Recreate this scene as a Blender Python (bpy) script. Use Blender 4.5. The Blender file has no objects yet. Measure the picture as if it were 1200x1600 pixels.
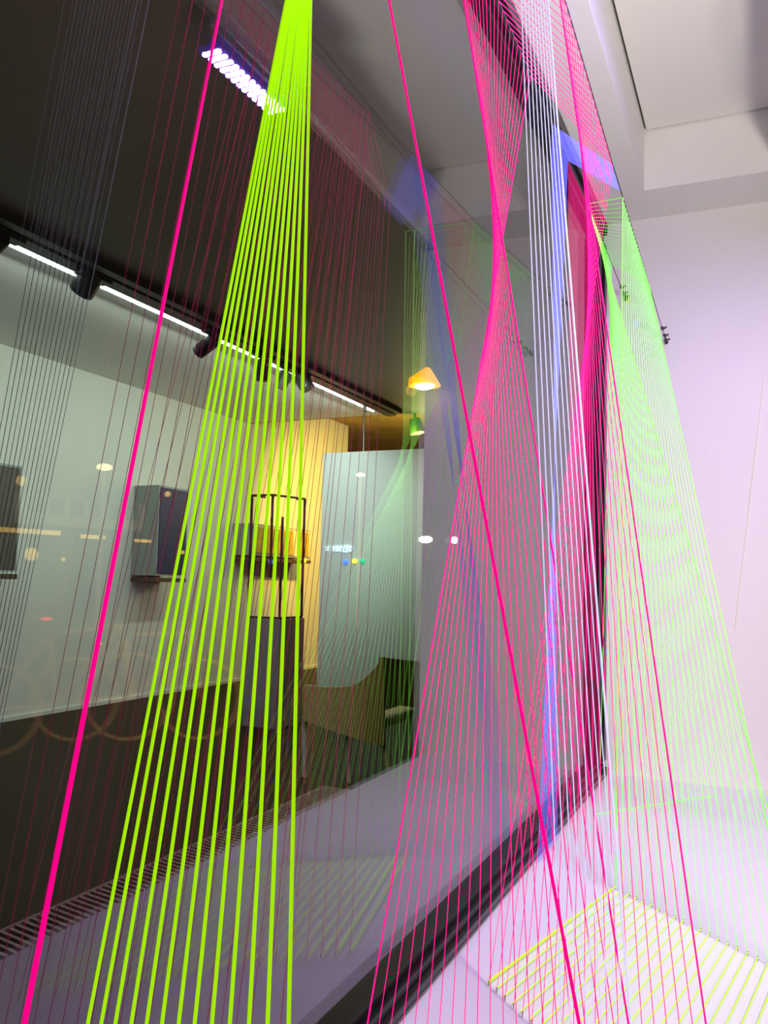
import bpy, bmesh, math, random
from mathutils import Vector, Matrix
random.seed(4)
SC = bpy.context.scene
COL = SC.collection
S = 0.75          # one layout unit = camera-to-glass distance = 0.75 m
EYE = 1.35        # eye height over the gallery floor

def W(x, y, z):
    return Vector((x*S, y*S, z*S + EYE))

# ------------------------------------------------------------ camera
FPX = 1336.44
RIGHT = Vector((0.403, -0.915, 0.0222)); DOWN = Vector((0.0831, 0.0123, -0.9965)); FWD = Vector((0.9114, 0.4037, 0.0809))
def _rot():
    ya, pi_, ro = 0.41698689, 0.08094496, -0.02228628
    cy, sy, cp, sp = math.cos(ya), math.sin(ya), math.cos(pi_), math.sin(pi_)
    f = Vector((cy*cp, sy*cp, sp)); r = Vector((sy, -cy, 0)); d = f.cross(r)
    r2 = math.cos(ro)*r + math.sin(ro)*d; d2 = -math.sin(ro)*r + math.cos(ro)*d
    return r2, d2, f
RIGHT, DOWN, FWD = _rot()
cam_d = bpy.data.cameras.new('camera'); cam = bpy.data.objects.new('camera', cam_d); COL.objects.link(cam)
cam_d.sensor_fit = 'VERTICAL'; cam_d.sensor_height = 32.0; cam_d.lens = FPX/1600*32
cam_d.clip_start = 0.02; cam_d.clip_end = 200
up, back = -DOWN, -FWD
cam.matrix_world = Matrix(((RIGHT.x, up.x, back.x, 0), (RIGHT.y, up.y, back.y, 0), (RIGHT.z, up.z, back.z, EYE), (0, 0, 0, 1)))
SC.camera = cam

# ------------------------------------------------------------ world, exposure, lights
wd = bpy.data.worlds.new('night'); SC.world = wd; wd.use_nodes = True
wd.node_tree.nodes['Background'].inputs[0].default_value = (1.0, 0.8, 0.65, 1)
wd.node_tree.nodes['Background'].inputs[1].default_value = 0.012
SC.view_settings.view_transform = 'Standard'; SC.view_settings.look = 'None'
SC.view_settings.exposure = 0.0; SC.view_settings.gamma = 1.0; SC.view_settings.use_curve_mapping = False
SC.cycles.max_bounces = 8; SC.cycles.transparent_max_bounces = 24; SC.cycles.glossy_bounces = 6
SC.cycles.sample_clamp_indirect = 8.0
SC.cycles.use_denoising = True

def area(name, loc, target, sx, sy, power, col, spread=180):
    l = bpy.data.lights.new(name, 'AREA'); l.shape = 'RECTANGLE'; l.size = sx*S; l.size_y = sy*S
    l.energy = power; l.color = col; l.spread = math.radians(spread)
    o = bpy.data.objects.new(name, l); COL.objects.link(o); o.location = W(*loc)
    d = W(*target) - W(*loc); o.rotation_euler = d.to_track_quat('-Z', 'Y').to_euler(); return o
def spot(name, loc, target, power, col, ang=70, blend=.8, rad=.05):
    l = bpy.data.lights.new(name, 'SPOT'); l.energy = power; l.color = col
    l.spot_size = math.radians(ang); l.spot_blend = blend; l.shadow_soft_size = rad
    o = bpy.data.objects.new(name, l); COL.objects.link(o); o.location = W(*loc)
    d = W(*target) - W(*loc); o.rotation_euler = d.to_track_quat('-Z', 'Y').to_euler(); return o
def point(name, loc, power, col, rad=.05):
    l = bpy.data.lights.new(name, 'POINT'); l.energy = power; l.color = col; l.shadow_soft_size = rad
    o = bpy.data.objects.new(name, l); COL.objects.link(o); o.location = W(*loc); return o

# unseen lamps added to light the window room, out of view
spot('platform_fill_spot', (1.2, -1.6, 2.4), (3.4, 0.2, -1.2), 430, (1.0, .88, .84), 75, 1, .15)
spot('wall_fill_spot', (1.8, -2.2, 2.4), (5.74, 0.3, -0.9), 360, (1.0, .88, .80), 70, 1, .15)
area('recess_bounce_fill', (2.2, -1.0, .4), (3.6, .3, 2.8), .5, .5, 48, (1.0, .93, .86))  # added upward fill, gives the recess its bounce light
# lamps of the mirrored gallery, two of them added fill
area('led_wash_light', (8.6, 5.85, 2.66), (8.6, 7.6, 0.3), 7.6, .08, 42, (.84, 1.0, .86), 170)
spot('yellow_spot_light', (12.6, 5.2, 2.6), (16.2, 8.45, .6), 850, (1.0, .58, .04), 80, 1, .1)
spot('panel_spot_light', (8.8, 5.3, 2.6), (12.0, 6.0, 1.0), 170, (.80, 1.0, .92), 60, 1, .1)
point('back_room_light', (15.6, 5.8, 1.9), 110, (1.0, .80, .32), .2)
point('gallery_ceiling_fill', (11.2, 3.6, 1.5), 22, (1.0, .86, .55), .15)  # warm fill added to lift the gallery ceiling, no fitting
spot('chair_fill_spot', (5.0, 3.0, 2.6), (7.2, 3.2, -1.2), 120, (1.0, .82, .45), 40, 1, .1)  # unseen spot added to brighten the chair

# ------------------------------------------------------------ materials
def mat(name, col, rough=.6, metal=0.0, emit=None, es=0.0, spec=.5, bump=0, bscale=40, noise=0, nscale=6, nsample=False):
    m = bpy.data.materials.new(name); m.use_nodes = True; nt = m.node_tree; b = nt.nodes['Principled BSDF']
    b.inputs['Base Color'].default_value = (*col, 1); b.inputs['Roughness'].default_value = rough
    b.inputs['Metallic'].default_value = metal; b.inputs['Specular IOR Level'].default_value = spec
    if emit: b.inputs['Emission Color'].default_value = (*emit, 1); b.inputs['Emission Strength'].default_value = es
    if noise or bump:
        tc = nt.nodes.new('ShaderNodeTexCoord')
        n = nt.nodes.new('ShaderNodeTexNoise'); n.inputs['Scale'].default_value = nscale; n.inputs['Detail'].default_value = 6
        nt.links.new(tc.outputs['Object'], n.inputs['Vector'])
        if noise:
            r = nt.nodes.new('ShaderNodeMapRange'); r.inputs[3].default_value = 1-noise; r.inputs[4].default_value = 1+noise
            nt.links.new(n.outputs['Fac'], r.inputs[0])
            mx = nt.nodes.new('ShaderNodeVectorMath'); mx.operation = 'SCALE'; mx.inputs[0].default_value = col
            nt.links.new(r.outputs[0], mx.inputs['Scale']); nt.links.new(mx.outputs[0], b.inputs['Base Color'])
        if bump:
            n2 = nt.nodes.new('ShaderNodeTexNoise'); n2.inputs['Scale'].default_value = bscale
            nt.links.new(tc.outputs['Object'], n2.inputs['Vector'])
            bp = nt.nodes.new('ShaderNodeBump'); bp.inputs['Strength'].default_value = bump; bp.inputs['Distance'].default_value = .002
            nt.links.new(n2.outputs['Fac'], bp.inputs['Height']); nt.links.new(bp.outputs[0], b.inputs['Normal'])
    if nsample: m.cycles.emission_sampling = 'NONE'
    return m
M = {}
M['wall'] = mat('white_wall_paint', (.80, .76, .75), .7, bump=.1, noise=.02)
M['plinth'] = mat('white_plinth_paint', (.80, .76, .82), .45, noise=.02)
M['ceil'] = mat('white_ceiling_paint', (.78, .76, .74), .8, bump=.1)
M['darkceil'] = mat('dark_ceiling_paint', (.065, .044, .035), .55, noise=.3, nscale=2)
M['gwall'] = mat('gallery_wall_paint', (.72, .75, .70), .8, noise=.03, nscale=2)
M['gfloor'] = mat('dark_brown_floor', (.026, .012, .001), .5, spec=.1, noise=.3, nscale=3)
M['pillar'] = mat('dark_pillar_paint', (.030, .024, .030), .7, noise=.1)
M['ledge'] = mat('mirrored_platform_grey', (.075, .06, .085), .6, noise=.15, nscale=2)
M['frame'] = mat('black_frame_metal', (.008, .006, .008), .3, spec=.3)
M['gasket'] = mat('grey_frame_gasket', (.05, .05, .055), .35)
M['black'] = mat('black_metal', (.012, .012, .012), .5)
M['wire'] = mat('dark_steel_wire', (.03, .025, .025), .5)
M['pink'] = mat('pink_thread', (1.0, .0, .18), .8, emit=(1.0, .0, .25), es=.95, nsample=True)
M['green'] = mat('lime_thread', (.42, .95, .0), .8, emit=(.48, 1.0, .0), es=.75, nsample=True)
M['mint'] = mat('green_thread', (.22, .95, .08), .8, emit=(.20, 1.0, .08), es=.62, nsample=True)
M['blue'] = mat('blue_thread', (.15, .18, 1.0), .8, emit=(.16, .18, 1.0), es=.75, nsample=True)
M['palegreen'] = mat('pale_green_thread', (.72, .85, .45), .8)
M['lav'] = mat('lavender_thread', (.7, .7, .95), .8, emit=(.66, .66, 1.0), es=.75, nsample=True)
M['dkred'] = mat('dark_red_thread_reflection', (.012, .005, .004), .8)
M['dkblue'] = mat('dark_blue_thread_reflection', (.02, .025, .035), .8)
M['led'] = mat('led_tube_glow', (1, 1, 1), .5, emit=(.82, 1.0, .93), es=5)
M['uv'] = mat('violet_led_glow', (1, 1, 1), .5, emit=(.42, .26, 1.0), es=1200)
M['uvbody'] = mat('glowing_bar_housing', (.02, .0, .06), .4, emit=(.10, .0, 1.0), es=1.2, nsample=True)  # violet halo of the LEDs put into the housing as glow
M['panel'] = mat('white_display_panel', (.72, .76, .75), .7, noise=.02, nscale=1.5)
M['pedL'] = mat('grey_pedestal_paint', (.40, .41, .43), .6)
M['chair'] = mat('taupe_chair_shell', (.30, .23, .12), .6, noise=.1)
M['chairleg'] = mat('grey_metal_leg', (.35, .33, .30), .4)
M['seat'] = mat('pale_seat_cushion', (.40, .36, .25), .8)
M['picbox'] = mat('grey_box_frame', (.33, .36, .34), .7)
M['picblue'] = mat('dark_blue_picture', (.010, .016, .09), .5, noise=.35, nscale=3)
M['picbrown'] = mat('grey_brown_picture', (.10, .09, .07), .6, noise=.4, nscale=4)
M['amber'] = mat('amber_picture', (.50, .36, .02), .6, noise=.5, nscale=9)
M['ledgewood'] = mat('brown_base_and_shadow', (.08, .055, .02), .6)
M['plaster'] = mat('rough_ochre_ceiling', (.40, .27, .06), .85, noise=.5, nscale=3)
M['asphalt'] = mat('street_asphalt', (.03, .028, .026), .8)
M['orange'] = mat('orange_lamp_flare', (1, .35, .0), .5, emit=(1.0, .34, .0), es=1.3)
M['bulb'] = mat('lamp_bulb_glow', (1, 1, 1), .5, emit=(1.0, .85, .45), es=30, nsample=True)
M['whitelamp'] = mat('white_lamp_glow', (1, 1, 1), .5, emit=(1, 1, .86), es=3.5)

def glass_mat():
    m = bpy.data.materials.new('window_glass'); m.use_nodes = True; nt = m.node_tree
    for n in list(nt.nodes): nt.nodes.remove(n)
    out = nt.nodes.new('ShaderNodeOutputMaterial'); mx = nt.nodes.new('ShaderNodeMixShader')
    tr = nt.nodes.new('ShaderNodeBsdfTransparent'); tr.inputs[0].default_value = (.97, .99, .98, 1)
    gl = nt.nodes.new('ShaderNodeBsdfGlossy'); gl.inputs['Roughness'].default_value = 0.0
    gl.inputs[0].default_value = (1, 1, 1, 1)
    # same reflectance on both faces: Fresnel of the outside angle from the normal's facing
    lw = nt.nodes.new('ShaderNodeLayerWeight'); lw.inputs[0].default_value = .5
    pw = nt.nodes.new('ShaderNodeMath'); pw.operation = 'POWER'; pw.inputs[1].default_value = 2.5
    mr = nt.nodes.new('ShaderNodeMath'); mr.operation = 'MULTIPLY_ADD'; mr.inputs[1].default_value = .37; mr.inputs[2].default_value = .012
    nt.links.new(lw.outputs['Facing'], pw.inputs[0]); nt.links.new(pw.outputs[0], mr.inputs[0]); nt.links.new(mr.outputs[0], mx.inputs[0])
    nt.links.new(tr.outputs[0], mx.inputs[1]); nt.links.new(gl.outputs[0], mx.inputs[2]); nt.links.new(mx.outputs[0], out.inputs[0])
    return m
M['glass'] = glass_mat()

# ------------------------------------------------------------ mesh helpers (layout units in, metres out)
class MB:
    def __init__(s): s.bm = bmesh.new()
    def box(s, x0, x1, y0, y1, z0, z1):
        x0, x1 = sorted((x0, x1)); y0, y1 = sorted((y0, y1)); z0, z1 = sorted((z0, z1))
        v = [s.bm.verts.new(W(x, y, z)) for z in (z0, z1) for x, y in ((x0, y0), (x1, y0), (x1, y1), (x0, y1))]
        for f in ((3, 2, 1, 0), (4, 5, 6, 7), (0, 1, 5, 4), (1, 2, 6, 5), (2, 3, 7, 6), (3, 0, 4, 7)):
            s.bm.faces.new([v[i] for i in f])
        return s
    def hexa(s, pts):     # 8 points: bottom ring, top ring
        v = [s.bm.verts.new(W(*p)) for p in pts]
        for f in ((3, 2, 1, 0), (4, 5, 6, 7), (0, 1, 5, 4), (1, 2, 6, 5), (2, 3, 7, 6), (3, 0, 4, 7)):
            s.bm.faces.new([v[i] for i in f])
        return s
    def tube(s, pts, rad, n=6, closed=False):
        P = [W(*p) for p in pts]; R = rad if isinstance(rad, (list, tuple)) else [rad]*len(P)
        rings = []; prev = None; L = len(P)
        for i, p in enumerate(P):
            a = P[(i-1) % L] if (i > 0 or closed) else p
            b = P[(i+1) % L] if (i < L-1 or closed) else p
            t = (b-a).normalized()
            if prev is None:
                prev = t.orthogonal().normalized()
            u = (prev - t*prev.dot(t)).normalized(); prev = u; w = t.cross(u)
            rings.append([s.bm.verts.new(p + (u*math.cos(2*math.pi*k/n) + w*math.sin(2*math.pi*k/n))*R[i]*S) for k in range(n)])
        m = L if closed else L-1
        for i in range(m):
            r0, r1 = rings[i], rings[(i+1) % L]
            for k in range(n): s.bm.faces.new((r0[k], r0[(k+1) % n], r1[(k+1) % n], r1[k]))
        if not closed: s.bm.faces.new(rings[0][::-1]); s.bm.faces.new(rings[-1])
        return s
    def ball(s, c, r, sx=1, sy=1, sz=1, u=12, v=8):
        mt = Matrix.Translation(W(*c)) @ Matrix.Diagonal((r*S*sx, r*S*sy, r*S*sz, 1))
        bmesh.ops.create_uvsphere(s.bm, u_segments=u, v_segments=v, radius=1, matrix=mt); return s
    def build(s, name, m, parent=None, bevel=0, smooth=False):
        bmesh.ops.recalc_face_normals(s.bm, faces=s.bm.faces)
        c = Vector((0, 0, 0)); lo = None
        if parent is None:
            xs = [v.co for v in s.bm.verts]
            c = Vector((sum(v.x for v in xs)/len(xs), sum(v.y for v in xs)/len(xs), min(v.z for v in xs)))
        else: c = parent.matrix_world.translation.copy() if parent.parent is None else parent.parent.location.copy() + parent.location
        bmesh.ops.translate(s.bm, vec=-c, verts=s.bm.verts)
        me = bpy.data.meshes.new(name); s.bm.to_mesh(me); s.bm.free(); me.materials.append(m)
        if smooth:
            for p in me.polygons: p.use_smooth = True
        o = bpy.data.objects.new(name, me); COL.objects.link(o)
        if parent is None: o.location = c
        else: o.parent = parent
        if parent is None: bpy.context.view_layer.update()
        if bevel:
            b = o.modifiers.new('bevel', 'BEVEL'); b.width = bevel; b.segments = 2; b.limit_method = 'ANGLE'
        return o
def empty(name, loc, label, cat, group=None):
    o = bpy.data.objects.new(name, None); o.empty_display_size = .05; COL.objects.link(o); o.location = W(*loc)
    bpy.context.view_layer.update()
    if label: o['label'] = label
    if cat: o['category'] = cat
    if group: o['group'] = group
    return o
def tag(o, label, cat, group=None, kind=None):
    o['label'] = label; o['category'] = cat
    if group: o['group'] = group
    if kind: o['kind'] = kind
    return o
def struct(name, mb, m, label=None, **k):
    o = mb.build(name, m, **k); o['kind'] = 'structure'
    if label: o['label'] = label
    return o
def lerp(a, b, t): return tuple(a[i]+(b[i]-a[i])*t for i in range(len(a)))

# pixel -> place helpers, used to lay out real geometry from the photograph's measured points
def ray(p):
    v = RIGHT*(p[0]-600) + DOWN*(p[1]-800) + FWD*FPX
    return v
def onX(p, x): r = ray(p); return tuple(r*(x/r.x))
def onY(p, y): r = ray(p); return tuple(r*(y/r.y))
def onZ(p, z): r = ray(p); return tuple(r*(z/r.z))
def mir(p): return (p[0], 2-p[1], p[2])
PZ = -1.205      # plinth top
FZ = -1.8        # gallery floor
WX = 5.74        # end wall
BZ = 2.446       # beam underside
CZ = 2.829       # recess ceiling
GC = 2.78        # gallery ceiling

# ------------------------------------------------------------ room shell, window side
struct('floor', MB().box(-3, 21, -7, .9, FZ-.1, FZ).box(-3, 21, .9, 9, FZ-.1, FZ), M['gfloor'], 'dark brown gallery floor')
struct('wall_far', MB().box(WX, WX+.2, -.236, 1.04, FZ, CZ+.1), M['wall'], 'white end wall of the window bay')
struct('trim_1', MB().box(-2, WX-.001, -.19, .935, FZ+.001, PZ), M['plinth'], 'white window platform')
# shadow joint lines in the platform are part of its boards
struct('trim_2', MB().box(-2, WX, .638, 1.04, BZ, CZ+.1).box(5.31, WX, -.236, .638, BZ, CZ+.1), M['ceil'], 'white ceiling beam round the recess')
struct('ceiling', MB().box(-2, 5.295, -.105, .623, CZ, CZ+.06), M['ceil'], 'white recessed ceiling')
struct('trim_3', MB().box(-2, 5.31, -.12-.05, -.12, BZ, CZ+.1), M['ceil'], 'white side face of the ceiling recess')
struct('trim_4', MB().box(-2, 5.31, -.12, .638, CZ+.09, CZ+.1), M['black'], 'shadow gap above the recess')
struct('ceiling_2', MB().box(-3, 12, -7, -.17, BZ, BZ+.1), M['darkceil'], 'dark ceiling beyond the recess')

# window: glass pane and stepped black frame
win = empty('window_1', (2, 1, PZ), 'wide glass window in a black metal frame', None); win['kind'] = 'structure'
MB().box(-2, 5.52, 1.0, 1.022, -1.13, 2.31).build('pane', M['glass'], win)
fr = MB()
fr.box(-2, WX-.002, .925, 1.05, PZ+.001, -1.180).box(-2, WX-.002, .915, 1.05, -1.180, -1.158).box(-2, WX-.002, .945, 1.05, -1.158, -1.140).box(-2, WX-.002, .965, 1.05, -1.140, -1.115)
fr.box(-2, WX-.002, .93, 1.05, 2.37, BZ-.001).box(-2, WX-.002, .955, 1.05, 2.33, 2.37).box(-2, WX-.002, .975, 1.05, 2.29, 2.33)
fr.box(5.66, WX-.002, .935, 1.05, -1.115, 2.29).box(5.55, 5.66, .95, 1.05, -1.115, 2.29).box(5.45, 5.55, .975, 1.05, -1.115, 2.29)
fo = fr.build('window_frame', M['frame'], win, bevel=.002)
gk = MB().box(-2, 5.5, .938, .945, -1.156, -1.142).box(-2, 5.5, .919, .925, -1.197, -1.188).box(-2, 5.5, .949, .955, 2.345, 2.36)
gk.build('gasket', M['gasket'], win)

# ------------------------------------------------------------ gallery, a reflection, built solid behind the glass
struct('wall_left', MB().box(-3, 17, 8.45, 8.65, FZ, 3.45), M['gwall'], 'pale gallery wall with pictures')
struct('ceiling_3', MB().box(-3, 12.9, 5.62, 8.45, GC, GC+.1), M['ceil'], 'white gallery ceiling strip above the picture wall')
struct('ceiling_4', MB().box(-3, 12.9, 1.05, 5.62, GC, GC+.1), M['darkceil'], 'dark gallery ceiling')
struct('ceiling_5', MB().box(12.9, 21, 1.05, 10.5, 3.45, 3.55).box(12.9, 12.95, 1.05, 8.45, GC, 3.5), M['plaster'], 'rough ochre ceiling of the back room')
struct('wall_back', MB().box(20.5, 20.7, 1.05, 10.5, FZ, 3.5), M['plaster'], 'ochre back room wall')
struct('wall_right', MB().box(WX, WX+.35, 1.05, 2.236, FZ, GC), M['pillar'], 'dark backdrop pillar added behind the glass')  # added as a dark ground for the end wall's reflection
struct('wall_front', MB().box(-3, WX, 1.05, 1.12, BZ, GC), M['pillar'])
struct('trim_5', MB().box(-2, WX-.001, 1.051, 2.19, FZ+.001, PZ), M['ledge'], 'grey mirror copy of the platform, added behind the glass')  # stands in for the platform's reflection in the glass
struct('baseboard_left', MB().box(-3, 17, 8.42, 8.449, FZ, FZ+.05), M['gwall'])

# floor vent grille along the ledge edge
gx1 = onZ((500, 1228), PZ)[0]
g = empty('vent_grille', (3, 2.28, PZ-.03), 'long brown slatted vent grille beside the dark floor', 'vent')
MB().box(-2, gx1, 2.19, 2.37, FZ+.002, PZ-.03).build('grille_base', M['ledgewood'], g)
sl = MB(); x = 1.2
while x < gx1-.02:
    sl.hexa([(x, 2.195, PZ-.029), (x+.013, 2.195, PZ-.029), (x+.013+.03, 2.365, PZ-.029), (x+.03, 2.365, PZ-.029),
             (x, 2.195, PZ), (x+.013, 2.195, PZ), (x+.013+.03, 2.365, PZ), (x+.03, 2.365, PZ)]); x += .033
M['slat'] = mat('pale_brown_slat', (.24, .17, .13), .5)
so = sl.build('slats', M['slat'], g)
MB().box(-2, gx1, 2.366, 2.375, PZ-.03, PZ+.001).box(gx1-.01, gx1, 2.19, 2.37, PZ-.03, PZ+.001).build('edge_trim', M['slat'], g)

# hanging white display panel and its cable
py0 = onX((505, 708), 12.0); py1 = onX((665, 703), 12.0)
tag(MB().box(12.0, 12.12, py0[1], 4.2, FZ+.001, py0[2]).build('display_panel', M['panel'], bevel=.004),
    'tall pale blue-white display panel standing behind the grey chair', 'panel')
c0 = onX((568, 704), 12.05)
tag(MB().tube([(12.05, c0[1], py0[2]), (12.05, c0[1], GC)], .012).tube([(12.05, c0[1], GC-.12), (12.05, c0[1], GC)], .03).build('hanging_cable', M['chairleg']),
    'thin grey cable from the ceiling to the top of the white panel', 'cable')

# ------------------------------------------------------------ LED tubes and track spotlights
LY, LZ = 5.75, GC-.02
segs = [(2.5, 4.9), (4.95, 6.05), (6.12, 7.30), (7.36, 9.08), (9.12, 10.0), (10.05, 12.47)]
lab = ['white LED tube running out of the picture on the left', 'glowing LED tube at the picture edge beside the thick spotlight', 'glowing LED tube between the big black spotlight and the pink thread',
       'glowing LED tube behind the left side of the green threads', 'short glowing LED tube above the three clustered spotlights', 'last glowing LED tube, ending at the ochre ceiling']
def ledx(px): return onZ((px, 370+.4615*px), GC)[0]
cuts = [0, 128, 273, 411, 447, 585]
for i in range(6):
    x0 = 3.0 if i == 0 else ledx(cuts[i])+.01 if i else 3.0
    x0 = 2.0 if i == 0 else ledx([0, 130, 275, 412, 449][i-1])+.02
    x1 = ledx([0, 130, 275, 412, 449, 585][i])-.02
    if i == 0: continue
    e = empty('led_tube', (x0, LY, LZ), lab[i], 'light', 'LED tubes along the ceiling edge')
    MB().tube([(x0, LY, LZ), (x1, LY, LZ)], .026, 8).build('tube', M['led'], e)
    MB().box(x0, x1, LY-.05, LY+.0, LZ+.012, GC-.001).build('holder', M['black'], e)
tag(MB().box(3.5, 12.6, 5.30, 5.40, GC-.07, GC-.001).build('light_track', M['black']), 'long black ceiling track carrying the spotlights', 'track')
tag(MB().box(3.5, 12.85, 5.50, 5.66, GC-.05, GC-.001).build('cable_tray', M['wire']), 'dark flat cable tray beside the LED tubes', 'cable tray')

def spotlight(px_top, px_a, px_b, rad, lab, Y=5.55):
    r = ray(px_a); t = (onY(px_a, Y)); A = t
    x = A[0]
    B = onX(px_b, x+.02)
    e = empty('track_spotlight', (x, Y, A[2]), lab, 'spotlight', 'black spotlights on the ceiling track')
    MB().tube([A, lerp(A, B, .06), lerp(A, B, .94), B], [rad*.93, rad, rad, rad*.93], 16).build('lamp_head', M['black'], e, smooth=False)
    T = (x, Y, GC-.05)
    MB().tube([lerp(A, B, .25), (A[0], Y, A[2]+.02), T], .02, 8).build('stem', M['black'], e)
    MB().box(x-.18, x+.18, Y-.06, Y+.06, GC-.09, GC-.045).build('mount', M['black'], e)
spotlight(0, (147, 424), (126, 458), .115, 'large black spotlight nearest the left edge, above the pale wall')
spotlight(0, (4, 372), (-12, 388), .07, 'black spotlight cut off by the left edge of the picture')
spotlight(0, (336, 530), (309, 551), .083, 'black spotlight tilted left between the pink and green threads')
spotlight(0, (411, 562), (410, 596), .075, 'narrow upright black spotlight, first of the cluster behind the green threads')
spotlight(0, (449, 582), (437, 606), .085, 'black spotlight tilted left, middle of the cluster of three')
spotlight(0, (469, 586), (481, 608), .10, 'short wide black spotlight, last of the cluster of three')
# small dark green spotlight in the back room
a = onX((648, 655), 13.6); b = onX((652, 677), 13.6)
e = empty('track_spotlight', a, 'small dark green spotlight hanging in front of the ochre ceiling', 'spotlight')
M['dkgreen'] = mat('dark_green_metal', (.02, .12, .04), .5)
MB().tube([a, b], [.10, .13], 14).build('lamp_head', M['dkgreen'], e)
MB().tube([a, (a[0], a[1], 3.46)], .03, 8).build('stem', M['dkgreen'], e)
MB().box(a[0]-.04, a[0]+.04, a[1]-.22, a[1]+.22, a[2]+.10, a[2]+.14).build('mount', M['dkgreen'], e)

# ------------------------------------------------------------ pictures on the gallery wall
def picture(nm, pxs, depth, art, lab, artname='artwork'):
    (l, t), (r, t2), (r2, b2), (l2, b) = pxs       # front-face corners
    Yf = 8.45-depth
    c = [onY(p, Yf) for p in pxs]
    x0, x1 = (c[0][0]+c[3][0])/2, (c[1][0]+c[2][0])/2
    z1, z0 = (c[0][2]+c[1][2])/2, (c[2][2]+c[3][2])/2
    e = empty(nm, ((x0+x1)/2, Yf, z0), lab, 'picture', 'box-framed pictures on the gallery wall')
    MB().box(x0, x1, Yf, 8.448, z0, z1).build('box_frame', M['picbox'], e)
    MB().box(x0+.03, x1-.03, Yf-.012, Yf+.01, z0+.03, z1-.03).build(artname, art, e)
    MB().box(x0, x1, Yf-.02, 8.448, z0-.09, z0-.03).build('shelf', M['ledgewood'], e)  # real shelf under the amber picture, under the others a modelled shadow strip
    return x0, x1, z0, z1, Yf, e
picture('framed_picture', [(249, 757), (294, 766), (290, 901), (243, 899)], .45, M['picblue'], 'deep box-framed dark blue picture on the pale gallery wall')
picture('framed_picture', [(-60, 712), (36, 730), (24, 892), (-70, 892)], .45, M['picbrown'], 'deep grey-brown picture cut off by the left edge of the photo')
# three-leaf amber picture
x0, x1, z0, z1, Yf, e = picture('framed_picture', [(395, 819), (486, 828), (484, 872), (393, 869)], .4, M['gwall'], 'wide amber three-part picture on a shelf behind the wire sculpture', 'back_board')
w = x1-x0
for f0, f1 in ((.02, .36), (.40, .66), (.74, .95)):
    MB().box(x0+w*f0, x0+w*f1, Yf-.03, Yf-.013, z0+.05, z1-.05).build('picture_leaf', M['amber'], e)

# ------------------------------------------------------------ pedestal with wire sculpture
N0 = onZ((432, 1140), FZ); X0, Y0 = N0[0], N0[1]
pz = onX((437, 968), X0)[2]
L0 = onX((378, 1135), X0)
pw = L0[1]-Y0
tag(MB().box(X0, X0+pw*1.25, Y0, Y0+pw, FZ+.001, pz).build('pedestal', M['pedL'], bevel=.003), 'grey square pedestal under the black wire sculpture', 'pedestal')
tz = onX((427, 773), X0)[2]
e = empty('wire_sculpture', (X0, Y0, pz), 'open black rod sculpture on top of the grey pedestal', 'sculpture')
i_ = .02; xa, xb, ya, yb = X0+i_, X0+pw*1.15, Y0+.02, Y0+pw-i_
def rod(p, q, r=.017): MB().tube([p, q], r, 4).build('rod', M['black'], e)
rod((xa, yb, pz), (xa, yb, tz)); rod((xb, ya, pz), (xb, ya, tz))
yt = ya+.15
rod((xa, yt, tz), (xa, yt, pz+(tz-pz)*.33)); rod((xa, ya, pz), (xa, ya, pz+(tz-pz)*.82))
rod((xa, yt, tz), (xa, yb, tz)); rod((xa, yt, tz), (xb, ya, tz))
rod((xa, ya, pz+.015), (xa, yb, pz+.015)); rod((xa, ya, pz+.015), (xb, ya, pz+.015))
rod((xa, yb, tz), (xa+.25, yb-.03, tz)); rod((xb, ya, tz), (xb, ya+.12, tz))

# ------------------------------------------------------------ tub chair
CX = 7.0
Nn = onX((600, 1165), CX); Nt = onX((600, 1027), CX)
CY = Nn[1]; CXL = CX-.1
La = onX((475, 1070), CXL); Lb = onX((480, 1130), CXL)
e = empty('tub_chair', (CX+.3, CY+.3, FZ), 'taupe tub chair with thin grey legs in front of the white panel', 'chair')
prof = [(475, 1070, 1126), (490, 1072, 1131), (510, 1074, 1139), (530, 1074, 1146), (548, 1072, 1151), (560, 1067, 1155), (572, 1058, 1159), (583, 1047, 1162), (592, 1036, 1164), (600, 1027, 1165)]
outer = []
for i, (px, yt, yb_) in enumerate(prof):
    t = i/(len(prof)-1); bx = CXL+(CX-CXL)*t - .06*math.sin(math.pi*t)
    outer.append((onX((px, yt), bx), onX((px, yb_), bx)))
bt = onX((628, 1031), CX+.42); bb = onX((628, 1102), CX+.42)
bt2 = onX((662, 1034), CX+.85); bb2 = onX((662, 1108), CX+.85)
far = (CX+1.0, CY+.45)
back_pts = [(bt, (bt[0], bt[1], bb[2])), (bt2, (bt2[0], bt2[1], bb2[2]))]
def shell(pairs, name, m, off):
    mb = MB(); bm = mb.bm; n = len(pairs)
    fo_, fi = [], []
    for t_, b_ in pairs:
        fo_.append((bm.verts.new(W(*t_)), bm.verts.new(W(b_[0], b_[1], b_[2]))))
        fi.append((bm.verts.new(W(t_[0]+off[0], t_[1]+off[1], t_[2])), bm.verts.new(W(b_[0]+off[0], b_[1]+off[1], b_[2]))))
    for i in range(n-1):
        bm.faces.new((fo_[i][0], fo_[i+1][0], fo_[i+1][1], fo_[i][1])); bm.faces.new((fi[i][1], fi[i+1][1], fi[i+1][0], fi[i][0]))
        bm.faces.new((fo_[i][0], fi[i][0], fi[i+1][0], fo_[i+1][0])); bm.faces.new((fo_[i][1], fo_[i+1][1], fi[i+1][1], fi[i][1]))
    for i in (0, n-1): bm.faces.new((fo_[i][0], fo_[i][1], fi[i][1], fi[i][0]))
    return mb.build(name, m, e, smooth=False)
shell(outer, 'side_shell', M['chair'], (.05, .01, 0))
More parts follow.
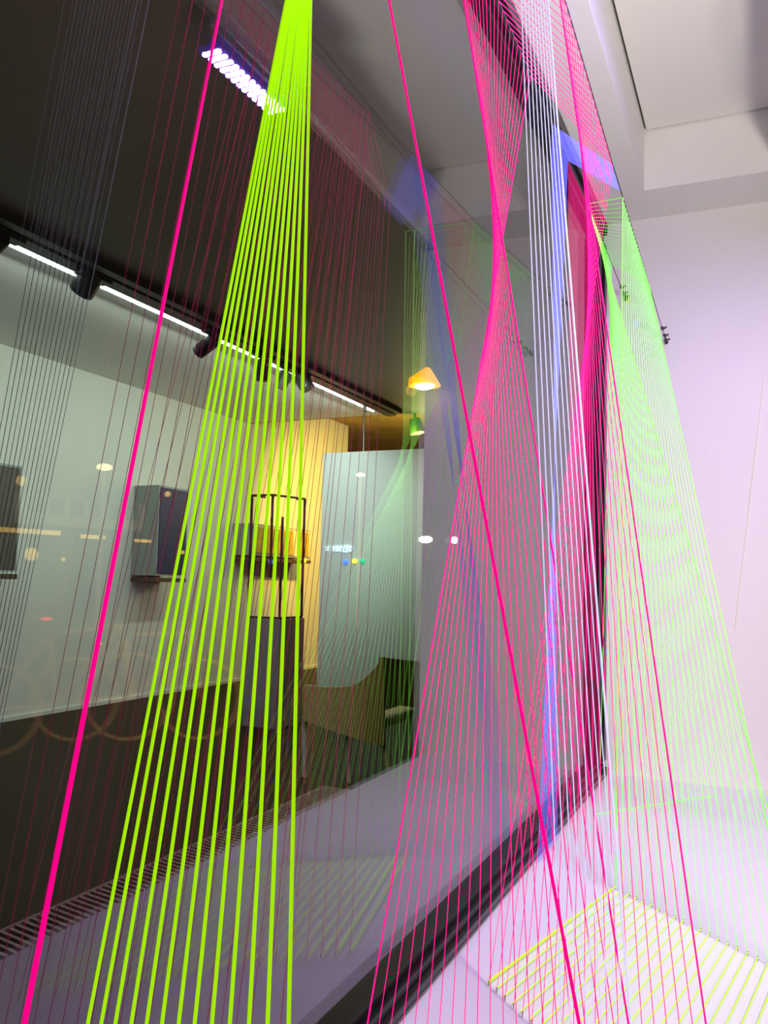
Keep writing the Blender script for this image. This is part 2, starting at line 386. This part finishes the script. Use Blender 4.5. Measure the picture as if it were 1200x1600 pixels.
shell([(Nt, (Nt[0], Nt[1], bb[2]))] + back_pts, 'backrest', M['chair'], (.0, .05, 0))
sz = onX((620, 1118), CX+.3)[2]
yl = outer[0][0][1]
MB().box(CX+.0, CX+.95, CY+.02, yl-.03, sz-.08, sz).build('seat', M['seat'], e, bevel=.01)
for (a_, b_, xx) in (((476, 1120), (474, 1240), CX), ((543, 1150), (545, 1228), CX), ((595, 1150), (610, 1215), CX), ):
    p = onX(a_, xx+.05); q = onX(b_, xx+.05); d = [(q[i]-p[i])/(q[2]-p[2]) for i in range(3)]
    foot = tuple(p[i]+d[i]*(FZ-p[2]) for i in range(3))
    MB().tube([p, foot], [.028, .02], 8).build('leg', M['chairleg'], e)
MB().tube([(CX+.9, CY+.1, sz-.05), (CX+.95, CY+.02, FZ)], [.028, .02], 8).build('leg', M['chairleg'], e)

# ------------------------------------------------------------ street lights and lettering, placed on the added pillar and the panel
def pillar_pt(px, off=.0): return onX(px, WX-off)
lp = pillar_pt((672, 604), .03)
e = empty('orange_lamp', lp, 'bright orange street lamp with a cone-shaped flare, placed on the added pillar', 'lamp')
MB().ball((lp[0]-.11, lp[1], lp[2]-.015), .078, .7, 1, .40, 16, 8).build('bulb', M['bulb'], e, smooth=True)
MB().tube([(lp[0]-.11, lp[1], lp[2]-.02), (lp[0]-.11, lp[1], lp[2]+.01), (lp[0]-.10, lp[1]-.02, lp[2]+.11)], [.115, .115, .02], 16).build('flare_cone', M['orange'], e)  # glowing cone drawn for the street lamp's flare
MB().box(lp[0]-.06, WX-.0, lp[1]-.02, lp[1]+.02, lp[2]-.02, lp[2]+.02).build('added_bracket', M['black'], e)
point('orange_lamp_light', (lp[0]-.25, lp[1], lp[2]-.08), 1.2, (1, .45, .05), .03)
for px, w_, lb_ in (((665, 843), .048, 'wide white street light placed on the added dark pillar'), ((710, 844), .022, 'small round white street light placed on the added dark pillar, right of the wide one')):
    q = pillar_pt(px, .03); e = empty('far_street_light', q, lb_, 'light')  # street lights, placed on the added pillar with a made-up base
    MB().tube([(q[0], q[1]-w_, q[2]), (q[0], q[1]-w_*.5, q[2]), (q[0], q[1]+w_*.5, q[2]), (q[0], q[1]+w_, q[2])], [.012, .024, .024, .012], 10).build('lamp', M['whitelamp'], e, smooth=True)
    MB().box(q[0], WX-.0, q[1]-w_*.6, q[1]+w_*.6, q[2]-.01, q[2]+.01).build('base', M['black'], e)
M['ltblue'] = mat('sign_blue_light', (.1, .2, 1), .5, emit=(.10, .25, 1.0), es=1.2)
M['ltyel'] = mat('sign_yellow_light', (1, .8, .1), .5, emit=(1.0, .75, .08), es=1.2)
M['ltgrn'] = mat('sign_green_light', (0, .6, .3), .5, emit=(.0, .55, .25), es=1.0)
M['ltcyn'] = mat('sign_cyan_light', (0, .6, .9), .5, emit=(.0, .6, .9), es=1.2)
M['letter'] = mat('pale_sign_letters', (.7, .85, 1), .5, emit=(.65, .85, 1.0), es=.9)
for px, mm, nm in (((540, 878), 'ltblue', 'blue'), ((554, 877), 'ltyel', 'yellow'), ((566, 877), 'ltgrn', 'green')):  # coloured street lights, placed on the panel
    q = onX(px, 11.99)
    tag(MB().ball(q, .045, .5, 1, .9).build('street_light_dot', M[mm], smooth=True), 'small %s street light dot placed on the white panel under the letters' % nm, 'light')
for px, mm, nm in (((392, 877), 'ltcyn', 'cyan'), ((423, 878), 'ltblue', 'bright blue'), ((476, 876), 'ltyel', 'yellow')):  # more street lights, placed along the picture's shelf
    q = onY(px, 8.02)
    tag(MB().ball(q, .055, 1, .5, .9).build('street_light_dot', M[mm], smooth=True), 'small %s street light placed at the shelf of the amber picture' % nm, 'light')
# blurred street sign letters, placed on the panel, too soft to read
lt = MB(); xs = [(511, 5, 6), (521, 3, 7), (526, 3, 8), (530, 5, 7), (536, 6, 10), (542, 4, 11), (547, 5, 8)]
for px, w_, h_ in xs:
    q = onX((px, 857), 11.98); k = .0098; lt.tube([(11.98, q[1]+w_*k/2, q[2]+h_*k/2), (11.98, q[1], q[2]-h_*k/3), (11.98, q[1]-w_*k/2, q[2]+h_*k/2)], .014, 5)
    lt.tube([(11.98, q[1]+w_*k/2, q[2]-h_*k/2), (11.98, q[1]-w_*k/2, q[2]-h_*k/2)], .012, 5)
tag(lt.build('sign_lettering', M['letter']), 'row of small blurred pale blue street letters placed on the white panel', 'lettering')

# ------------------------------------------------------------ steel wires and threads
def wireA(x):
    P_ = [(1.0, .500, 1.740), (2.30, .512, 1.735), (3.3, .520, 1.662), (3.617, .523, 1.651), (5.724, .553, 1.594)]
    for a, b in zip(P_, P_[1:]):
        if x <= b[0]: break
    t = (x-a[0])/(b[0]-a[0]); return lerp(a, b, t)
def wireB(x):
    P_ = [(1.0, .64, 1.66), (2.2, .680, 1.690), (3.126, .712, 1.746), (3.911, .726, 1.78), (5.739, .81, 1.915)]
    for a, b in zip(P_, P_[1:]):
        if x <= b[0]: break
    t = (x-a[0])/(b[0]-a[0]); return lerp(a, b, t)
def onwire(px, Y): return onY(px, Y)[0]
TR = .0018; TF = .0012
def thread(a, b, m, label, group, rad=TR, name='thread', cat='thread'):
    o = MB().tube([a, b], rad, 6).build(name, M[m]); return tag(o, label, cat, group)
def build_wire(f, pts, name, lab, side=1):
    P_ = [f(x) for x in pts]
    if side < 0: P_ = [mir(p) for p in P_]
    tag(MB().tube(P_, .0022, 6).build(name, M['wire']), lab, 'wire')
xsA = [1.0, 2.3, 3.3, 3.617, 5.724]; xsB = [1.0, 2.2, 3.126, 3.911, 5.735]
build_wire(wireA, xsA, 'steel_wire', 'thin dark steel wire under the recess, outer of the two')
build_wire(wireB, xsB, 'steel_wire', 'thin dark steel wire nearer the window frame, inner of the two')
build_wire(wireA, xsA, 'steel_wire', 'dark reflection of the outer wire, built behind the glass', -1)  # mirrored wires added as the reflections of the two above
build_wire(wireB, xsB, 'steel_wire', 'dark reflection of the inner wire, built behind the glass', -1)
def clamps(f, lab):
    e = empty('wall_anchor', f(5.6), lab, 'wire anchor', 'wire anchors near the end wall')
    for x in (5.45, 5.60, 5.70):
        p = f(x); MB().tube([(p[0]-.02, p[1], p[2]+.004), (p[0]+.02, p[1], p[2]+.004)], .010, 8).tube([(p[0], p[1], p[2]), (p[0], p[1]-.025, p[2]+.012)], .006, 6).build('clamp', M['wire'], e)
    p = f(5.72); MB().tube([p, (5.739, p[1], p[2])], .012, 8).build('screw_eye', M['wire'], e)
clamps(wireA, 'dark clamps of the outer wire on the pink-lit end wall')
clamps(wireB, 'dark clamps of the inner wire beside the black frame')

def sheet(A, B, n, m, label, group, first=None, last=None, rad=TR):
    out = []
    for i in range(n):
        t = i/(n-1); a = A(t); b = B(t)
        l = first if (i == 0 and first) else last if (i == n-1 and last) else label
        out.append(thread(a, b, m, l, group if l == label else None, rad if l == label else rad*2.0))
    return out
M['nail'] = mat('nail_steel', (.35, .16, .20), .4, .6)
def nails(F, n, label, group, m='nail'):
    for i in range(n):
        p = F(i/(n-1)); tag(MB().tube([(p[0], p[1], p[2]-.004), (p[0], p[1], p[2]+.007), (p[0], p[1], p[2]+.009)], [.0014, .0014, .0035], 6).build('nail', M[m]), label, 'nail', group)
z0_ = PZ+.006
row1 = lambda t: lerp((2.589, .768, z0_), (1.893, .068, z0_), t)      # far -> near
row2 = lambda t: lerp((3.608, .551, z0_), (3.041, -.094, z0_), t)
row4 = lambda t: lerp((4.93, .84, z0_), (4.895, -.033, z0_), t)
Pk = lambda t: wireB(1.75+(2.72-1.75)*t)       # pink nodes on wire B (near -> far)
Ak = lambda t: wireA(2.26+(3.33-2.26)*t)       # pink nodes on wire A
p1l = onZ((556, 1705), z0_)
rowP = lambda t: lerp((1.700, .17, z0_), p1l, t)
NT = 21
G = 'threads of the coloured bands'
sheet(Pk, rowP, NT, 'pink', 'pink thread of the twisted pink fan in front of the glass', 'pink twisted fan threads',
      'brightest pink edge thread of the twisted fan, crossing to its lower right', 'last pink thread on the lower left edge of the twisted fan', rad=.0010)
sheet(Pk, Ak, NT, 'pink', 'short pink thread stretched between the two wires over the dark frame', 'pink threads between the wires', rad=.0012)
sheet(Ak, lambda t: row1(1-t), NT, 'pink', 'pink thread from the outer wire down to the white platform', 'pink threads from the outer wire to the platform nails',
      'rightmost pink thread, alone on the white wall beside the pale green threads', rad=.0010)
gA = lambda t: wireA(3.617+(4.66-3.617)*t); gB = lambda t: wireB(3.911+(4.90-3.911)*t)
NG = 22
sheet(gA, row2, NG, 'mint', 'green thread from the outer wire down to the back nail row', 'green threads from the outer wire to the platform',
      'upright green thread at the left edge of the pale green sheet', 'rightmost green thread of the sheet, against the end wall', rad=TF)
sheet(gA, gB, NG, 'mint', 'short green thread between the two wires near the end wall', 'green threads between the wires', 'topmost short green thread between the two wires', rad=TF)
sheet(gB, lambda t: row4(1-t), NG, 'mint', 'green thread from the inner wire down to the far platform row', 'green threads from the inner wire',
      'brighter green thread slanting right across the pale green sheet', rad=TF)
sheet(lambda t: (row1(t)[0], row1(t)[1], PZ+.012), lambda t: (row2(t)[0], row2(t)[1], PZ+.012), NG, 'green', 'yellow-green thread lying across the white platform between nails', 'yellow-green threads on the platform',
      'first yellow-green thread on the platform, along the band edge')
bB = lambda t: wireB(3.10+(3.42-3.10)*t); bA = lambda t: wireA(3.34+(3.56-3.34)*t)
rb0 = onZ((871, 1312), z0_); rb1 = onZ((840, 1350), z0_)
NB = 20
sheet(bB, bA, NB, 'blue', 'short blue thread between the two wires in the slanted blue band', 'blue threads between the wires', rad=.0010)
sheet(bB, lambda t: lerp(rb0, rb1, t), NB, 'blue', 'blue thread of the narrow twisted strip in front of the glass', 'blue threads down to the platform', rad=.0007)
lvT = lambda t: lerp((1.570, .448, 1.68), (1.806, .456, 1.68), t); lvB = lambda t: lerp((1.331, .255, z0_), (1.532, .17, z0_), t)
sheet(lvT, lvB, 10, 'lav', 'pale lavender thread of the steep fan in front of the glass', 'lavender fan threads', None, 'rightmost pale lavender thread crossing the black corner post', rad=.0010)

rq0 = onZ((893, 1288), z0_); rq1 = onZ((938, 1246), z0_)
sheet(lambda t: wireB(3.44+(3.88-3.44)*t), lambda t: lerp(rq0, rq1, t), 21, 'pink', 'very fine pink thread of the upright veil between the blue and green bands', 'fine pink veil threads', rad=.0004)
u0 = onX((1193, 592), 5.737); u1 = onX((1148, 985), 5.737)
thread(u0, u1, 'palegreen', 'faint pale thread on the end wall at the right edge', None, .0016)
# lone green thread lying on the platform near the end wall
q0 = onZ((932, 1272), PZ+.004); q1 = onZ((1115, 1243), PZ+.004)
thread(q0, q1, 'mint', 'single pale green thread lying on the platform near the end wall', None)

# foreground threads
def fore(pa, da, pb, db, m, label, group=None, r=TR):
    a = ray(pa).normalized()*da; b = ray(pb).normalized()*db
    d = (a-b); lo = b + d*((PZ+.006-b.z)/d.z); hi = b + d*((1.68-b.z)/d.z)
    return thread(tuple(lo), tuple(hi), m, label, group, r), lo, hi
info = []
o, lo, hi = fore((347, 0), 1.15, (38, 1600), .56, 'pink', 'thick pink thread at the left, nearest the camera'); info.append((lo, hi))
o, lo, hi = fore((608, 0), 1.45, (905, 1600), 1.0, 'pink', 'long pink thread slanting down right across the middle of the glass'); info.append((lo, hi))
bx = [137, 158, 180, 205, 229, 253, 279, 304, 331, 359, 389, 418, 451]
tx = [447, 450, 453, 456, 460, 463, 466, 470, 473, 476, 479, 482, 486]
for i in range(13):
    l = 'yellow-green thread of the broad green fan left of the middle'
    if i == 0: l = 'leftmost yellow-green thread of the broad green fan'
    if i == 12: l = 'rightmost yellow-green thread of the broad green fan'
    o, lo, hi = fore((tx[i], 0), 1.28+.04*i/12, (bx[i], 1600), .93-.10*i/12, 'green', l, 'yellow-green fan threads' if 0 < i < 12 else None)
    info.append((lo, hi))
print('FORE', [(tuple(round(v, 2) for v in a), tuple(round(v, 2) for v in b)) for a, b in info])

# dark mirrored threads, standing in for the thread reflections in the glass
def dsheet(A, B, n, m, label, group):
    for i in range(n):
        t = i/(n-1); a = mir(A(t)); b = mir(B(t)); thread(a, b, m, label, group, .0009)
dsheet(Pk, rowP, NT, 'dkred', 'dark reflection of a pink fan thread, built behind the glass', 'pink fan reflections built as dark threads')
dsheet(Ak, lambda t: row1(1-t), NT, 'dkred', 'dark reflection of a pink outer wire thread, built behind the glass', 'outer wire thread reflections built as dark threads')
dsheet(lvT, lvB, 14, 'dkblue', 'dark reflection of a lavender thread, built behind the glass at the far left', 'lavender reflections built as dark threads')
nails(row1, NT, 'tiny nail in the front nail row of the white platform', 'nails of the front platform row')
nails(row2, NG, 'tiny nail in the back nail row of the white platform', 'nails of the back platform row')

# ------------------------------------------------------------ blacklight bar and cable above the platform (seen mirrored in the glass)
def rmir(p, z): r = onZ(p, z); return (r[0], 2-r[1], z)
b0 = rmir((338, 82), 2.3); b1 = rmir((437, 173), 2.3)
e = empty('blacklight_bar', b0, 'violet glowing LED bar under the ceiling, mirrored in the glass', 'light')
MB().hexa([(b0[0]-.02, b0[1]-.035, 2.305), (b1[0]+.02, b1[1]-.035, 2.305), (b1[0]+.02, b1[1]+.035, 2.305), (b0[0]-.02, b0[1]+.035, 2.305),
           (b0[0]-.02, b0[1]-.035, 2.36), (b1[0]+.02, b1[1]-.035, 2.36), (b1[0]+.02, b1[1]+.035, 2.36), (b0[0]-.02, b0[1]+.035, 2.36)]).build('housing', M['uvbody'], e)
dots = MB()
for i in range(13):
    p = lerp(b0, b1, i/12)
    for dy in (-.012, .012): dots.ball((p[0], p[1]+dy, 2.303), .0155, 1, 1, .6, 8, 6)
dots.build('led_dots', M['uv'], e)
MB().box(b0[0]-.16, b0[0]-.02, b0[1]-.02, b0[1]+.02, 2.33, BZ).build('bracket', M['black'], e)
cp = [(445, 182), (470, 190), (488, 204), (505, 220), (520, 240), (528, 258), (548, 276), (566, 285), (582, 304)]
tag(MB().tube([rmir(p, 2.32+.02*math.sin(i)) for i, p in enumerate(cp)], .010, 6).build('power_cable', M['black']), 'black wavy power cable under the ceiling, mirrored in the glass', 'cable')

# ------------------------------------------------------------ street on the right, seen only as reflections in the glass
M['facade'] = mat('glowing_facade', (.30, .25, .18), .8, emit=(.7, .55, .32), es=.9, nsample=True)  # street light falling on the wall put in as glow
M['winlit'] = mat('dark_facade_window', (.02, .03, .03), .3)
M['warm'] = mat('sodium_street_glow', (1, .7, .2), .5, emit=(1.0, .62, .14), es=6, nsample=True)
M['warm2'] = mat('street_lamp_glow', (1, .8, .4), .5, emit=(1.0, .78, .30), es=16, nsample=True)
M['pole'] = mat('sodium_lit_pole', (.5, .35, .15), .6, emit=(.9, .5, .15), es=.7, nsample=True)  # lamplight along the pole put into its emission
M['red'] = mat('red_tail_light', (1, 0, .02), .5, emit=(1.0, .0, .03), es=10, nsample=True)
M['rim'] = mat('glowing_bicycle_rim', (.6, .35, .15), .35, .3, emit=(.8, .38, .10), es=.9, nsample=True)  # orange lamplight on rims and frame tubes painted as emission
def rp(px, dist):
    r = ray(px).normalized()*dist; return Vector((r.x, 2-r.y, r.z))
def lampost(px, dist, rad, lab, foot=None):
    q = rp(px, dist); e = empty('street_lamp', q, lab, 'street lamp', 'street lamps reflected in the glass')
    MB().ball(tuple(q), rad, 1, 1, .45).build('lamp_head', M['warm2'], e, smooth=True)
    MB().tube([(q.x, q.y, q.z-rad*.8), (q.x, q.y, FZ-.1)], rad*.25, 6).build('pole', M['pole'] if foot else M['asphalt'], e)
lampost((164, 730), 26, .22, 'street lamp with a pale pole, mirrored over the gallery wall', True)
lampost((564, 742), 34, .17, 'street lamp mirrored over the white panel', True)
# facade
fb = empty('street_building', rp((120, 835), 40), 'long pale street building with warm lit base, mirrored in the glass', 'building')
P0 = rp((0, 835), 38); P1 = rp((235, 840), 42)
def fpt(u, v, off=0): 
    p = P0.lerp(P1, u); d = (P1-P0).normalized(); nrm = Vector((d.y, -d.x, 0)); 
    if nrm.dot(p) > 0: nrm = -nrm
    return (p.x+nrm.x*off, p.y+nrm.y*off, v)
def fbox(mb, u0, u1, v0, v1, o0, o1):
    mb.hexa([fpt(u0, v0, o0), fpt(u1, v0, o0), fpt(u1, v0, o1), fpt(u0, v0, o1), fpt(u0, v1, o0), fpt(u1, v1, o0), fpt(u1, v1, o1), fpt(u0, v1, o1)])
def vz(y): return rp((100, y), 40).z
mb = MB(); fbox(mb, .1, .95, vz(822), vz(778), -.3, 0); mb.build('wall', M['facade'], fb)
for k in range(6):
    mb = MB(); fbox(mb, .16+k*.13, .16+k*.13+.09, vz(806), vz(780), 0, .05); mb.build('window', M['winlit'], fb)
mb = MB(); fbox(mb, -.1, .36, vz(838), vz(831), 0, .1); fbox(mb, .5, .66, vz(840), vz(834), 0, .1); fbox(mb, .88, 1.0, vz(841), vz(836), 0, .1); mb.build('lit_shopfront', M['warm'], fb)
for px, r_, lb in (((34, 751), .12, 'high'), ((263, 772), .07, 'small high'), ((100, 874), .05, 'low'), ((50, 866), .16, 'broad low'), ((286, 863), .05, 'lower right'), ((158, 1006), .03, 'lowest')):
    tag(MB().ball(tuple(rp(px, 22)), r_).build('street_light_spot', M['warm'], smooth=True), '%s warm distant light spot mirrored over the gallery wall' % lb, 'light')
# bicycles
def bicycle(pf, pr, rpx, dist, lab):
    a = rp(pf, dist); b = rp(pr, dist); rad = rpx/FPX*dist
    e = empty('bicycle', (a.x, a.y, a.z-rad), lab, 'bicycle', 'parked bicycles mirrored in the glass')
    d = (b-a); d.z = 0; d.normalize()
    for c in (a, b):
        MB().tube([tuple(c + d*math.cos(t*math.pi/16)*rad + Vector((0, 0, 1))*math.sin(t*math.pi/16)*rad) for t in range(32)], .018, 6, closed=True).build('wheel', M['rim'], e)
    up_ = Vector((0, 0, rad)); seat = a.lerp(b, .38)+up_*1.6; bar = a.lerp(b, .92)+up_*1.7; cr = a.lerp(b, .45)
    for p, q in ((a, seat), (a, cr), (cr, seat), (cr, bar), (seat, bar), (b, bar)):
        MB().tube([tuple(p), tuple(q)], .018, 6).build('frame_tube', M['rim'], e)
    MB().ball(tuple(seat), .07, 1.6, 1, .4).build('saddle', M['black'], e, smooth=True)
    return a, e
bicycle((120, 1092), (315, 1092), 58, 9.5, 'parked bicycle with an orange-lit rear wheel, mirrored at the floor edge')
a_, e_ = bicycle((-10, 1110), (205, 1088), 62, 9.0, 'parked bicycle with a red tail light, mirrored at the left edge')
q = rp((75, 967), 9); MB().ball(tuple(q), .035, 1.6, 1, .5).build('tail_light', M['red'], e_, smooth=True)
